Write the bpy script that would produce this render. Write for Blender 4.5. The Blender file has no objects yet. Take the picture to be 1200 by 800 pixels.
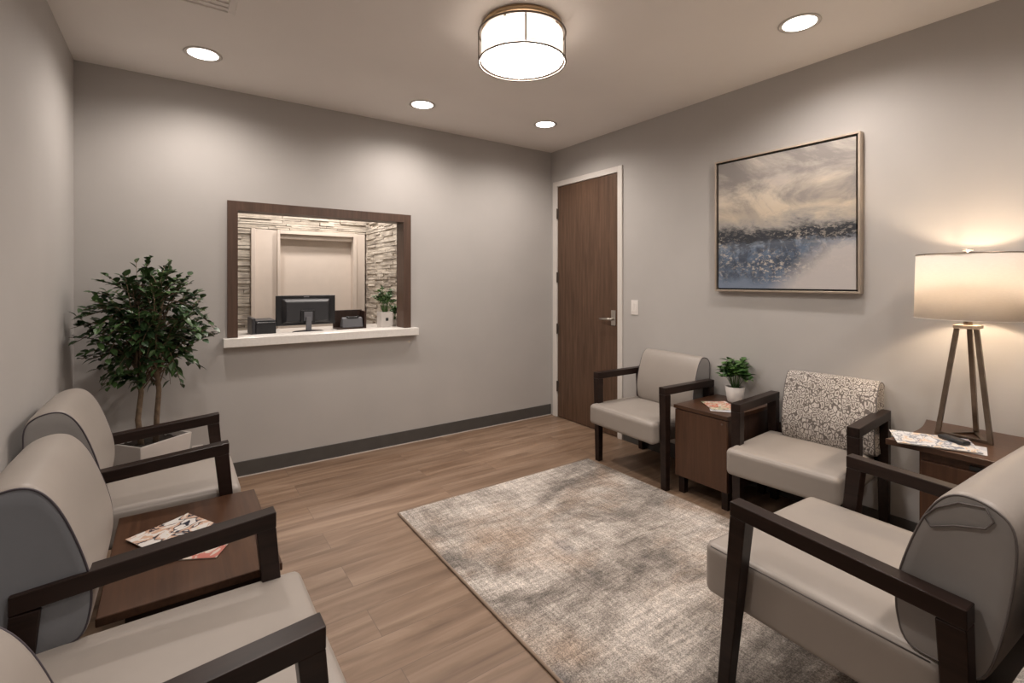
import bpy, bmesh, math, random
from mathutils import Vector, Matrix
random.seed(7)
PI = math.pi
scene = bpy.context.scene
COL = scene.collection

# ------------------------------------------------------------------ materials
def newmat(name):
    m = bpy.data.materials.new(name); m.use_nodes = True
    nt = m.node_tree; nt.nodes.clear()
    out = nt.nodes.new('ShaderNodeOutputMaterial')
    b = nt.nodes.new('ShaderNodeBsdfPrincipled')
    nt.links.new(b.outputs[0], out.inputs[0])
    return m, nt, b, out

def N(nt, t, **kw):
    n = nt.nodes.new(t)
    for k, v in kw.items():
        if k.startswith('i_'):
            key = k[2:]
            key = int(key) if key.isdigit() else key.replace('_', ' ')
            n.inputs[key].default_value = v
        else: setattr(n, k, v)
    return n

def L(nt, a, ao, b, bi): nt.links.new(a.outputs[ao], b.inputs[bi])

def coords(nt, scale=(1, 1, 1), rot=(0, 0, 0), loc=(0, 0, 0), kind='Object'):
    tc = N(nt, 'ShaderNodeTexCoord'); mp = N(nt, 'ShaderNodeMapping')
    mp.inputs['Scale'].default_value = scale; mp.inputs['Rotation'].default_value = rot; mp.inputs['Location'].default_value = loc
    L(nt, tc, kind, mp, 'Vector'); return mp

def ramp(nt, stops, interp='LINEAR'):
    r = N(nt, 'ShaderNodeValToRGB'); cr = r.color_ramp; cr.interpolation = interp
    while len(cr.elements) < len(stops): cr.elements.new(0.5)
    for e, (p, c) in zip(cr.elements, stops):
        e.position = p; e.color = (*c, 1) if len(c) == 3 else c
    return r

def mix(nt, fac, a, b, mode='MIX'):
    m = N(nt, 'ShaderNodeMix', data_type='RGBA', blend_type=mode)
    for sock, v in ((0, fac), (6, a), (7, b)):
        if isinstance(v, tuple) and hasattr(v[0], 'outputs'): nt.links.new(v[0].outputs[v[1]], m.inputs[sock])
        elif isinstance(v, (int, float)): m.inputs[sock].default_value = v if sock == 0 else (v, v, v, 1)
        else: m.inputs[sock].default_value = (*v, 1)
    return m

def bump(nt, b, src, so, strength=.2, dist=.002):
    n = N(nt, 'ShaderNodeBump'); n.inputs['Strength'].default_value = strength; n.inputs['Distance'].default_value = dist
    nt.links.new(src.outputs[so], n.inputs['Height']); nt.links.new(n.outputs[0], b.inputs['Normal'])

def simple(name, col, rough=.5, metal=0, var=.08, nscale=12, bs=0, bscale=300, spec=None, coat=0):
    m, nt, b, o = newmat(name)
    mp = coords(nt); n = N(nt, 'ShaderNodeTexNoise'); n.inputs['Scale'].default_value = nscale; n.inputs['Detail'].default_value = 4
    L(nt, mp, 0, n, 'Vector')
    r = ramp(nt, [(.3, tuple(c * (1 - var) for c in col)), (.7, tuple(min(1, c * (1 + var)) for c in col))])
    L(nt, n, 'Fac', r, 0); L(nt, r, 0, b, 'Base Color')
    b.inputs['Roughness'].default_value = rough; b.inputs['Metallic'].default_value = metal
    if spec is not None: b.inputs['Specular IOR Level'].default_value = spec
    if coat: b.inputs['Coat Weight'].default_value = coat
    if bs:
        n2 = N(nt, 'ShaderNodeTexNoise'); n2.inputs['Scale'].default_value = bscale; n2.inputs['Detail'].default_value = 3
        L(nt, mp, 0, n2, 'Vector'); bump(nt, b, n2, 'Fac', bs, .001)
    return m

def wood(name, dark, light, axis='x', scale=1.0, rough=.4, contrast=1, spec=.4):
    m, nt, b, o = newmat(name); b.inputs['Specular IOR Level'].default_value = spec
    s = {'x': (1.2, 22, 22), 'y': (22, 1.2, 22), 'z': (22, 22, 1.2)}[axis]
    mp = coords(nt, tuple(v * scale for v in s))
    n = N(nt, 'ShaderNodeTexNoise'); n.inputs['Scale'].default_value = 1.6; n.inputs['Detail'].default_value = 8; n.inputs['Roughness'].default_value = .62; n.inputs['Distortion'].default_value = .6
    L(nt, mp, 0, n, 'Vector')
    r = ramp(nt, [(.5 - .18 / contrast, dark), (.5 + .22 / contrast, light)])
    L(nt, n, 'Fac', r, 0); L(nt, r, 0, b, 'Base Color')
    b.inputs['Roughness'].default_value = rough
    bump(nt, b, n, 'Fac', .08, .001)
    return m

def emis(name, col, s):
    m = bpy.data.materials.new(name); m.use_nodes = True; nt = m.node_tree; nt.nodes.clear()
    o = nt.nodes.new('ShaderNodeOutputMaterial'); e = nt.nodes.new('ShaderNodeEmission')
    e.inputs[0].default_value = (*col, 1); e.inputs[1].default_value = s; nt.links.new(e.outputs[0], o.inputs[0]); return m

M = {}
M['wall'] = simple('painted_wall', (.450, .428, .409), .75, var=.03, nscale=2.5, bs=.12, bscale=160)
M['ceiling'] = simple('painted_ceiling', (.83, .79, .755), .85, var=.02, nscale=2)
M['recep_wall'] = simple('cream_wall', (.66, .585, .515), .7, var=.02)
M['white'] = simple('white_paint', (.66, .62, .58), .45, var=.02)
M['quartz'] = simple('white_quartz', (.78, .75, .71), .25, var=.04, nscale=60)
M['base'] = simple('grey_vinyl_base', (.072, .067, .062), .5, var=.06)
M['base_line'] = simple('pale_base_line', (.55, .50, .46), .6)
M['espresso'] = wood('espresso_wood', (.010, .0052, .0040), (.026, .0135, .0100), 'y', rough=.38, spec=.3)
M['walnut'] = wood('walnut_laminate', (.058, .026, .014), (.105, .050, .027), 'z', rough=.42)
M['walnut_x'] = wood('walnut_top', (.046, .021, .012), (.088, .042, .023), 'y', rough=.3)
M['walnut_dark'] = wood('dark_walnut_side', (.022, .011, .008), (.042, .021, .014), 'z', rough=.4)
M['door'] = wood('door_veneer', (.068, .037, .022), (.140, .080, .050), 'z', scale=1.1, rough=.45)
M['casing'] = wood('brown_casing', (.062, .036, .026), (.112, .066, .046), 'z', rough=.45)
M['vinyl'] = simple('greige_vinyl', (.318, .282, .252), .42, var=.04, nscale=5, bs=.1, bscale=500)
M['vinyl_side'] = simple('slate_grey_vinyl', (.18, .188, .205), .42, var=.05, nscale=5, bs=.1, bscale=500)
M['vinyl_taupe'] = simple('taupe_grey_vinyl', (.285, .272, .262), .42, var=.05, nscale=5, bs=.1, bscale=500)
M['piping'] = simple('dark_piping', (.055, .045, .055), .5)
M['piping_soft'] = simple('grey_piping', (.12, .105, .10), .5)
M['brass'] = simple('antique_brass', (.50, .36, .22), .35, metal=1, var=.1)
M['nickel'] = simple('brushed_nickel', (.62, .58, .53), .3, metal=1, var=.05)
M['bronze'] = simple('aged_bronze', (.22, .17, .13), .38, metal=1, var=.15, nscale=20)
M['steel'] = simple('dark_hinge_steel', (.16, .13, .11), .4, metal=.8)
M['champagne'] = simple('champagne_frame', (.52, .44, .36), .35, metal=.8, var=.08)
M['black'] = simple('black_plastic', (.010, .010, .012), .35, var=.1)
M['blackgrey'] = simple('charcoal_plastic', (.018, .018, .021), .5, var=.1)
M['grey_dev'] = simple('grey_device', (.10, .10, .11), .5)
M['greylogo'] = simple('grey_marking', (.30, .30, .31), .5)
M['leaf'] = None
M['pot'] = simple('white_ceramic', (.60, .56, .53), .35, var=.03)
M['soil'] = simple('dark_soil', (.02, .013, .009), .9, var=.4, nscale=60, bs=1, bscale=80)
M['bark'] = simple('ficus_bark', (.16, .11, .07), .8, var=.35, nscale=40, bs=.6, bscale=60)
M['paper'] = simple('page_edges', (.62, .58, .52), .7, var=.1, nscale=50)
M['socket'] = simple('white_plastic', (.78, .74, .70), .3, var=.01)
M['slot'] = simple('dark_slot', (.03, .03, .03), .6)
M['em_disc'] = emis('downlight_lens', (1, .93, .84), 9)
M['em_flush'] = emis('flush_diffuser', (1, .92, .84), 32)
M['bulb'] = emis('lamp_bulb', (1, .78, .55), 190)

def leafmat(name, dark, light):
    m, nt, b, o = newmat(name)
    mp = coords(nt); n = N(nt, 'ShaderNodeTexNoise'); n.inputs['Scale'].default_value = 14
    L(nt, mp, 0, n, 'Vector'); r = ramp(nt, [(.35, dark), (.68, light)]); L(nt, n, 'Fac', r, 0); L(nt, r, 0, b, 'Base Color')
    b.inputs['Roughness'].default_value = .38
    return m
M['leaf'] = leafmat('ficus_leaf', (.014, .036, .013), (.060, .115, .034))
M['leaf2'] = leafmat('bright_leaf', (.030, .085, .022), (.105, .21, .055))

def fabric_shade(name, col, trans=.55, tex=True):
    m = bpy.data.materials.new(name); m.use_nodes = True; nt = m.node_tree; nt.nodes.clear()
    o = N(nt, 'ShaderNodeOutputMaterial'); d = N(nt, 'ShaderNodeBsdfDiffuse'); t = N(nt, 'ShaderNodeBsdfTranslucent'); mx = N(nt, 'ShaderNodeMixShader')
    mp = coords(nt, (60, 60, 400)); n = N(nt, 'ShaderNodeTexNoise'); n.inputs['Scale'].default_value = 1; L(nt, mp, 0, n, 'Vector')
    r = ramp(nt, [(.2, tuple(c * .93 for c in col)), (.8, col)]); L(nt, n, 'Fac', r, 0)
    L(nt, r, 0, d, 0); L(nt, r, 0, t, 0); mx.inputs[0].default_value = trans
    L(nt, d, 0, mx, 1); L(nt, t, 0, mx, 2); L(nt, mx, 0, o, 0); return m
M['shade'] = fabric_shade('linen_shade', (.84, .79, .73), .27)
M['flush_shade'] = fabric_shade('organza_shade', (.92, .88, .82), .75)

def floor_mat():
    m, nt, b, o = newmat('oak_vinyl_plank')
    mp = coords(nt)
    br = N(nt, 'ShaderNodeTexBrick'); br.offset = .37; br.offset_frequency = 2
    br.inputs['Color1'].default_value = (0, 0, 0, 1); br.inputs['Color2'].default_value = (1, 1, 1, 1); br.inputs['Mortar'].default_value = (.5, .5, .5, 1)
    br.inputs['Scale'].default_value = 1; br.inputs['Mortar Size'].default_value = .0012; br.inputs['Brick Width'].default_value = 1.22; br.inputs['Row Height'].default_value = .18
    br.inputs['Bias'].default_value = 0
    L(nt, mp, 0, br, 'Vector')
    # offset grain per plank
    add = N(nt, 'ShaderNodeVectorMath', operation='MULTIPLY_ADD')
    L(nt, br, 'Color', add, 0); add.inputs[1].default_value = (7, 13, 0); L(nt, mp, 0, add, 2)
    mp2 = N(nt, 'ShaderNodeMapping'); mp2.inputs['Scale'].default_value = (.9, 9, 1); L(nt, add, 0, mp2, 0)
    n1 = N(nt, 'ShaderNodeTexNoise'); n1.inputs['Scale'].default_value = 1.3; n1.inputs['Detail'].default_value = 7; n1.inputs['Roughness'].default_value = .6; n1.inputs['Distortion'].default_value = .8
    L(nt, mp2, 0, n1, 'Vector')
    r = ramp(nt, [(.30, (.124, .074, .045)), (.5, (.212, .139, .091)), (.70, (.300, .211, .148))]); L(nt, n1, 'Fac', r, 0)
    r2 = ramp(nt, [(0, (.86, .85, .85)), (1, (1.08, 1.07, 1.06))]); L(nt, br, 'Color', r2, 0)
    mm = mix(nt, 1.0, (r, 0), (r2, 0), 'MULTIPLY')
    mg = mix(nt, (br, 'Fac'), (mm, 2), (.13, .087, .062))
    L(nt, mg, 2, b, 'Base Color')
    b.inputs['Roughness'].default_value = .42
    bump(nt, b, n1, 'Fac', .05, .001)
    return m
M['floor'] = floor_mat()

def rug_mat():
    m, nt, b, o = newmat('distressed_rug')
    def noise(scale, sc, det=5, dist=0, rough=.5, loc=(0, 0, 0)):
        mp = coords(nt, sc, loc=loc); n = N(nt, 'ShaderNodeTexNoise'); n.inputs['Scale'].default_value = scale; n.inputs['Detail'].default_value = det
        n.inputs['Distortion'].default_value = dist; n.inputs['Roughness'].default_value = rough; L(nt, mp, 0, n, 'Vector'); return n
    big = noise(1.5, (.95, 1.5, 1), 8, .5, .70, (3.1, 1.2, 0))
    rb = ramp(nt, [(.34, (.125, .112, .104)), (.43, (.235, .208, .186)), (.50, (.37, .33, .295)), (.60, (.56, .51, .465))]); L(nt, big, 'Fac', rb, 0)
    tan = noise(2.1, (1, 1.2, 1), 5, .4, .6, (9, 4, 0)); rt = ramp(nt, [(.50, (0, 0, 0)), (.68, (.6, .6, .6))]); L(nt, tan, 'Fac', rt, 0)
    c1 = mix(nt, (rt, 0), (rb, 0), (.37, .27, .20))
    blu = noise(2.2, (1, .8, 1), 5, .4, .6, (1, 14, 0)); rbl = ramp(nt, [(.62, (0, 0, 0)), (.74, (.5, .5, .5))]); L(nt, blu, 'Fac', rbl, 0)
    c2 = mix(nt, (rbl, 0), (c1, 2), (.115, .12, .145))
    sx = noise(1, (5, 60, 1), 5, .9, .75); rx = ramp(nt, [(.36, (.74, .74, .74)), (.62, (1.16, 1.16, 1.16))]); L(nt, sx, 'Fac', rx, 0)
    sy = noise(1, (60, 4, 1), 5, .9, .75); ry = ramp(nt, [(.36, (.74, .74, .74)), (.62, (1.16, 1.16, 1.16))]); L(nt, sy, 'Fac', ry, 0)
    c3 = mix(nt, 1.0, (c2, 2), (rx, 0), 'MULTIPLY'); c4 = mix(nt, 1.0, (c3, 2), (ry, 0), 'MULTIPLY')
    fine = noise(230, (1, 1, 1), 2); rf = ramp(nt, [(.35, (.60, .60, .60)), (.65, (1.34, 1.34, 1.34))]); L(nt, fine, 'Fac', rf, 0)
    c5 = mix(nt, 1.0, (c4, 2), (rf, 0), 'MULTIPLY')
    L(nt, c5, 2, b, 'Base Color'); b.inputs['Roughness'].default_value = .95; b.inputs['Specular IOR Level'].default_value = .1
    bump(nt, b, fine, 'Fac', .5, .003)
    return m
M['rug'] = rug_mat()
M['rugedge'] = simple('rug_binding', (.27, .20, .15), .9, bs=.5, bscale=200)

def pattern_mat():
    m, nt, b, o = newmat('leaf_stroke_fabric')
    mp = coords(nt, (50, 50, 32))
    w = N(nt, 'ShaderNodeTexNoise'); w.inputs['Scale'].default_value = .7; w.inputs['Detail'].default_value = 1; L(nt, mp, 0, w, 'Vector')
    ma = N(nt, 'ShaderNodeVectorMath', operation='MULTIPLY_ADD'); L(nt, w, 'Color', ma, 0); ma.inputs[1].default_value = (1.3, 1.3, 1.3); L(nt, mp, 0, ma, 2)
    v = N(nt, 'ShaderNodeTexVoronoi', feature='DISTANCE_TO_EDGE'); v.inputs['Scale'].default_value = 1; v.inputs['Randomness'].default_value = .6
    L(nt, ma, 0, v, 'Vector')
    r = ramp(nt, [(.05, (.13, .11, .10)), (.10, (.50, .46, .42)), (.22, (.55, .51, .47)), (.27, (.20, .175, .155))]); L(nt, v, 'Distance', r, 0)
    L(nt, r, 0, b, 'Base Color'); b.inputs['Roughness'].default_value = .85
    return m
M['pattern'] = pattern_mat()

def painting_mat():
    # object coords: x horizontal (0..W from left), z height (0..H)
    m, nt, b, o = newmat('abstract_canvas')
    def noise(sc, det=6, dist=0., rough=.6, loc=(0, 0, 0)):
        mp = coords(nt, sc, loc=loc); n = N(nt, 'ShaderNodeTexNoise'); n.inputs['Scale'].default_value = 1; n.inputs['Detail'].default_value = det
        n.inputs['Distortion'].default_value = dist; n.inputs['Roughness'].default_value = rough; L(nt, mp, 0, n, 'Vector'); return n
    tc = N(nt, 'ShaderNodeTexCoord'); sp = N(nt, 'ShaderNodeSeparateXYZ'); L(nt, tc, 'Object', sp, 0)
    warp = noise((3.2, 3, 7), 9, .4, .74)
    # h = z/H + (warp-.5)*.22
    def math_(op, a, b_, c=None):
        n = N(nt, 'ShaderNodeMath', operation=op)
        for i, v in enumerate((a, b_, c)):
            if v is None: continue
            if isinstance(v, tuple): nt.links.new(v[0].outputs[v[1]], n.inputs[i])
            else: n.inputs[i].default_value = v
        return n
    z1 = math_('MULTIPLY', (sp, 2), 1 / .86)
    w1 = math_('MULTIPLY_ADD', (warp, 'Fac'), .36, -.18)
    h = math_('ADD', (z1, 0), (w1, 0))
    r = ramp(nt, [(.0, (.16, .20, .27)), (.10, (.11, .15, .22)), (.18, (.05, .07, .105)), (.25, (.10, .14, .21)), (.32, (.20, .24, .30)),
                  (.36, (.016, .018, .024)), (.43, (.022, .026, .034)), (.48, (.30, .28, .26)), (.56, (.56, .47, .36)), (.68, (.60, .52, .42)), (.80, (.47, .42, .38)), (1, (.58, .53, .47))])
    L(nt, h, 0, r, 0)
    # clouds : grey masses in the upper half
    cl = noise((1.7, 3, 3.4), 7, .8, .66, (4.3, 0, 2.9)); rc = ramp(nt, [(.44, (0, 0, 0)), (.60, (.9, .9, .9))]); L(nt, cl, 'Fac', rc, 0)
    up = ramp(nt, [(.48, (0, 0, 0)), (.58, (1, 1, 1))]); L(nt, h, 0, up, 0)
    fc = mix(nt, 1.0, (rc, 0), (up, 0), 'MULTIPLY')
    c1 = mix(nt, (fc, 2), (r, 0), (.235, .215, .205))
    # palette-knife flecks in the sea
    fk = noise((30, 10, 52), 5, .3, .75, (1, 0, 7)); rk = ramp(nt, [(.52, (0, 0, 0)), (.57, (.9, .9, .9))]); L(nt, fk, 'Fac', rk, 0)
    dn = ramp(nt, [(.03, (0, 0, 0)), (.1, (1, 1, 1)), (.42, (1, 1, 1)), (.5, (0, 0, 0))]); L(nt, h, 0, dn, 0)
    big = noise((4, 3, 5), 3, 0, .5, (7, 0, 1)); rbg = ramp(nt, [(.42, (.1, .1, .1)), (.62, (1, 1, 1))]); L(nt, big, 'Fac', rbg, 0)
    f1 = mix(nt, 1.0, (rk, 0), (dn, 0), 'MULTIPLY'); f2 = mix(nt, 1.0, (f1, 2), (rbg, 0), 'MULTIPLY')
    c2 = mix(nt, (f2, 2), (c1, 2), (.52, .46, .39))
    # pale wash low on the right
    rl = math_('MULTIPLY', (sp, 0), 1 / .86); s = math_('SUBTRACT', (rl, 0), (h, 0)); s2 = math_('ADD', (s, 0), (w1, 0))
    rr = ramp(nt, [(.36, (0, 0, 0)), (.56, (.92, .92, .92))]); L(nt, s2, 0, rr, 0)
    lo = ramp(nt, [(.24, (1, 1, 1)), (.36, (0, 0, 0))]); L(nt, h, 0, lo, 0)
    f3 = mix(nt, 1.0, (rr, 0), (lo, 0), 'MULTIPLY')
    c3 = mix(nt, (f3, 2), (c2, 2), (.50, .46, .44))
    # deep ink patches
    dk = noise((14, 8, 9), 6, .6, .7, (3, 0, 3)); rd = ramp(nt, [(.47, (0, 0, 0)), (.57, (.85, .85, .85))]); L(nt, dk, 'Fac', rd, 0)
    bd = ramp(nt, [(.02, (0, 0, 0)), (.1, (.7, .7, .7)), (.36, (.8, .8, .8)), (.46, (0, 0, 0))]); L(nt, h, 0, bd, 0)
    inv = ramp(nt, [(.25, (1, 1, 1)), (.6, (0, 0, 0))]); L(nt, s2, 0, inv, 0)
    f4 = mix(nt, 1.0, (rd, 0), (bd, 0), 'MULTIPLY'); f5 = mix(nt, 1.0, (f4, 2), (inv, 0), 'MULTIPLY')
    c4 = mix(nt, (f5, 2), (c3, 2), (.025, .03, .045))
    L(nt, c4, 2, b, 'Base Color'); b.inputs['Roughness'].default_value = .6
    bump(nt, b, fk, 'Fac', .3, .002)
    return m
M['painting'] = painting_mat()

def cover_mat(name, base, cols, loc, sc=14):
    m, nt, b, o = newmat(name)
    mp = coords(nt, (sc, sc * 1.5, 1), loc=loc)
    n = N(nt, 'ShaderNodeTexNoise'); n.inputs['Scale'].default_value = 1; n.inputs['Detail'].default_value = 3; n.inputs['Distortion'].default_value = 1.2; L(nt, mp, 0, n, 'Vector')
    k = len(cols); stops = [(0, base)] + [(.42 + .30 * i / max(1, k - 1), c) for i, c in enumerate(cols)]
    r = ramp(nt, stops, 'CONSTANT'); L(nt, n, 'Fac', r, 0); L(nt, r, 0, b, 'Base Color')
    b.inputs['Roughness'].default_value = .3
    return m
WH = (.66, .63, .60)
M['cov_a'] = cover_mat('cover_red_dish', WH, [(.5, .12, .05), (.62, .55, .42), (.10, .22, .12), WH], (3, 1, 0), 16)
M['cov_b'] = cover_mat('cover_portrait', WH, [(.03, .03, .045), (.55, .36, .26), WH, WH, (.62, .55, .36), (.06, .10, .12)], (1, 5, 0), 13)
M['cov_c'] = cover_mat('cover_blue_cup', (.62, .62, .64), [(.22, .24, .29), WH, (.60, .45, .33), (.06, .12, .30), (.5, .5, .53)], (5, 2, 0), 13)
M['cov_d'] = cover_mat('cover_plain', (.58, .57, .57), [(.58, .57, .57), (.45, .46, .50), (.07, .10, .22)], (8, 2, 0), 10)
M['cov_e'] = cover_mat('cover_warm', (.55, .48, .42), [(.45, .15, .12), (.55, .48, .42), WH], (2, 9, 0), 12)

def stone_mat():
    m, nt, b, o = newmat('stacked_stone')
    mp = coords(nt, (5, 5, 14)); n = N(nt, 'ShaderNodeTexNoise'); n.inputs['Scale'].default_value = 1; n.inputs['Detail'].default_value = 7; n.inputs['Roughness'].default_value = .7; L(nt, mp, 0, n, 'Vector')
    r = ramp(nt, [(.3, (.28, .24, .205)), (.5, (.54, .49, .42)), (.7, (.70, .65, .57))]); L(nt, n, 'Fac', r, 0); L(nt, r, 0, b, 'Base Color')
    b.inputs['Roughness'].default_value = .85; bump(nt, b, n, 'Fac', .6, .01); return m
M['stone'] = stone_mat()

# ------------------------------------------------------------------ helpers
def finish(name, bm, mats, parent=None, loc=(0, 0, 0), rot=(0, 0, 0), smooth=False, bevel=0, seg=2, angle=.6):
    bmesh.ops.recalc_face_normals(bm, faces=bm.faces)
    me = bpy.data.meshes.new(name); bm.to_mesh(me); bm.free()
    if not isinstance(mats, (list, tuple)): mats = [mats]
    for x in mats: me.materials.append(x)
    o = bpy.data.objects.new(name, me); COL.objects.link(o)
    o.location = loc; o.rotation_euler = rot
    if parent: o.parent = parent
    if smooth:
        for p in me.polygons: p.use_smooth = True
    if bevel:
        md = o.modifiers.new('bevel', 'BEVEL'); md.width = bevel; md.segments = seg; md.limit_method = 'ANGLE'; md.angle_limit = angle
        md.harden_normals = False
    return o

def box(bm, x0, x1, y0, y1, z0, z1, mi=0):
    vs = [bm.verts.new((x, y, z)) for x in (x0, x1) for y in (y0, y1) for z in (z0, z1)]
    for f in ((0, 1, 3, 2), (4, 6, 7, 5), (0, 4, 5, 1), (2, 3, 7, 6), (0, 2, 6, 4), (1, 5, 7, 3)):
        q = bm.faces.new([vs[i] for i in f]); q.material_index = mi
    return vs

def hexa(bm, bot, top):
    """bot / top: four corners each, in the same order"""
    b = [bm.verts.new(p) for p in bot]; t = [bm.verts.new(p) for p in top]
    bm.faces.new(b[::-1]); bm.faces.new(t)
    for i in range(4): bm.faces.new((b[i], b[(i + 1) % 4], t[(i + 1) % 4], t[i]))

def bx(name, x0, x1, y0, y1, z0, z1, mat, parent=None, bevel=0, **k):
    bm = bmesh.new(); box(bm, x0, x1, y0, y1, z0, z1); return finish(name, bm, mat, parent, bevel=bevel, **k)

def tube(bm, pts, rad, n=8, caps=True, closed=False):
    pts = [Vector(p) for p in pts]
    if not isinstance(rad, (list, tuple)): rad = [rad] * len(pts)
    rings = []; up = Vector((0, 0, 1)); prev = None
    m = len(pts)
    for i, p in enumerate(pts):
        if closed: t = (pts[(i + 1) % m] - pts[i - 1]).normalized()
        else: t = (pts[min(i + 1, m - 1)] - pts[max(i - 1, 0)]).normalized()
        if prev is None:
            a = t.cross(up) if abs(t.dot(up)) < .95 else t.cross(Vector((1, 0, 0)))
        else:
            a = prev - t * prev.dot(t)
        a.normalize(); b = t.cross(a); prev = a
        rings.append([bm.verts.new(p + (a * math.cos(2 * PI * k / n) + b * math.sin(2 * PI * k / n)) * rad[i]) for k in range(n)])
    rng = range(m if closed else m - 1)
    for i in rng:
        A, B = rings[i], rings[(i + 1) % m]
        for k in range(n): bm.faces.new((A[k], A[(k + 1) % n], B[(k + 1) % n], B[k]))
    if caps and not closed:
        bm.faces.new(rings[0][::-1]); bm.faces.new(rings[-1])

def ring(bm, cx, cy, z, r, tr, n=64, m=8, ry=None):
    ry = ry or r
    tube(bm, [(cx + r * math.cos(2 * PI * i / n), cy + ry * math.sin(2 * PI * i / n), z) for i in range(n)], tr, m, closed=True)

def lathe(bm, prof, n=48, sx=1, sy=1, close=False):
    rings = [[bm.verts.new((r * sx * math.cos(2 * PI * k / n), r * sy * math.sin(2 * PI * k / n), z)) for k in range(n)] for r, z in prof]
    for A, B in zip(rings, rings[1:]):
        for k in range(n): bm.faces.new((A[k], A[(k + 1) % n], B[(k + 1) % n], B[k]))
    if close:
        bm.faces.new(rings[0][::-1]); bm.faces.new(rings[-1])

def struct(o): o['kind'] = 'structure'; return o
def thing(name, label, cat, loc=(0, 0, 0), rotz=0, group=None):
    o = bpy.data.objects.new(name, None); COL.objects.link(o); o.empty_display_size = .1
    o.location = loc; o.rotation_euler = (0, 0, rotz); o['label'] = label; o['category'] = cat
    if group: o['group'] = group
    return o
def tag(o, label, cat, group=None):
    o['label'] = label; o['category'] = cat
    if group: o['group'] = group
    return o

def rcushion(bm, x0, x1, y0, y1, z0, z1, r=.03, crown=0, n=14):
    """rounded box with a crowned top"""
    def axis(a, b):
        h = []
        k = 4
        for i in range(k + 1): h.append(a + r * (1 - math.cos(i / k * PI / 2)))
        for i in range(1, n): h.append(a + r + (b - a - 2 * r) * i / n)
        for i in range(k + 1): h.append(b - r * (1 - math.cos((k - i) / k * PI / 2)))
        return h
    X, Y, Z = axis(x0, x1), axis(y0, y1), axis(z0, z1)
    cache = {}
    def V(x, y, z):
        key = (round(x, 6), round(y, 6), round(z, 6))
        if key in cache: return cache[key]
        c = Vector((min(max(x, x0 + r), x1 - r), min(max(y, y0 + r), y1 - r), min(max(z, z0 + r), z1 - r)))
        d = Vector((x, y, z)) - c
        p = c + d.normalized() * r if d.length > 1e-9 else c
        u = (x - x0) / (x1 - x0) * 2 - 1; v = (y - y0) / (y1 - y0) * 2 - 1; w = (z - z0) / (z1 - z0)
        p.z += crown * (1 - u * u) ** .6 * (1 - v * v) ** .6 * w if abs(u) < 1 and abs(v) < 1 else 0
        cache[key] = bm.verts.new(p); return cache[key]
    def grid(A, B, f):
        for i in range(len(A) - 1):
            for j in range(len(B) - 1):
                q = [f(A[i], B[j]), f(A[i + 1], B[j]), f(A[i + 1], B[j + 1]), f(A[i], B[j + 1])]
                if len(set(q)) == 4: bm.faces.new(q)
    grid(X, Y, lambda a, b: V(a, b, z0)); grid(X, Y, lambda a, b: V(a, b, z1))
    grid(X, Z, lambda a, b: V(a, y0, b)); grid(X, Z, lambda a, b: V(a, y1, b))
    grid(Y, Z, lambda a, b: V(x0, a, b)); grid(Y, Z, lambda a, b: V(x1, a, b))

def catmull(pts, k=6):
    out = []; n = len(pts)
    for i in range(n):
        p0, p1, p2, p3 = (Vector(pts[(i + j - 1) % n]) for j in range(4))
        for s in range(k):
            t = s / k
            out.append(.5 * ((2 * p1) + (-p0 + p2) * t + (2 * p0 - 5 * p1 + 4 * p2 - p3) * t * t + (-p0 + 3 * p1 - 3 * p2 + p3) * t ** 3))
    return out

def back_profile(top, dy=0, zb=.44, thick=1):
    s = (top - zb) / .40
    P = [(-.150, -.004), (-.126, .055), (-.126, .14), (-.150, .24), (-.185, .335), (-.222, .388), (-.262, .402), (-.31, .388), (-.338, .352), (-.340, .27), (-.32, .12), (-.285, 0), (-.22, -.01)]
    return catmull([((y + .34) * thick - .34 + dy, zb + z * s) for y, z in P], 5)

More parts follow.
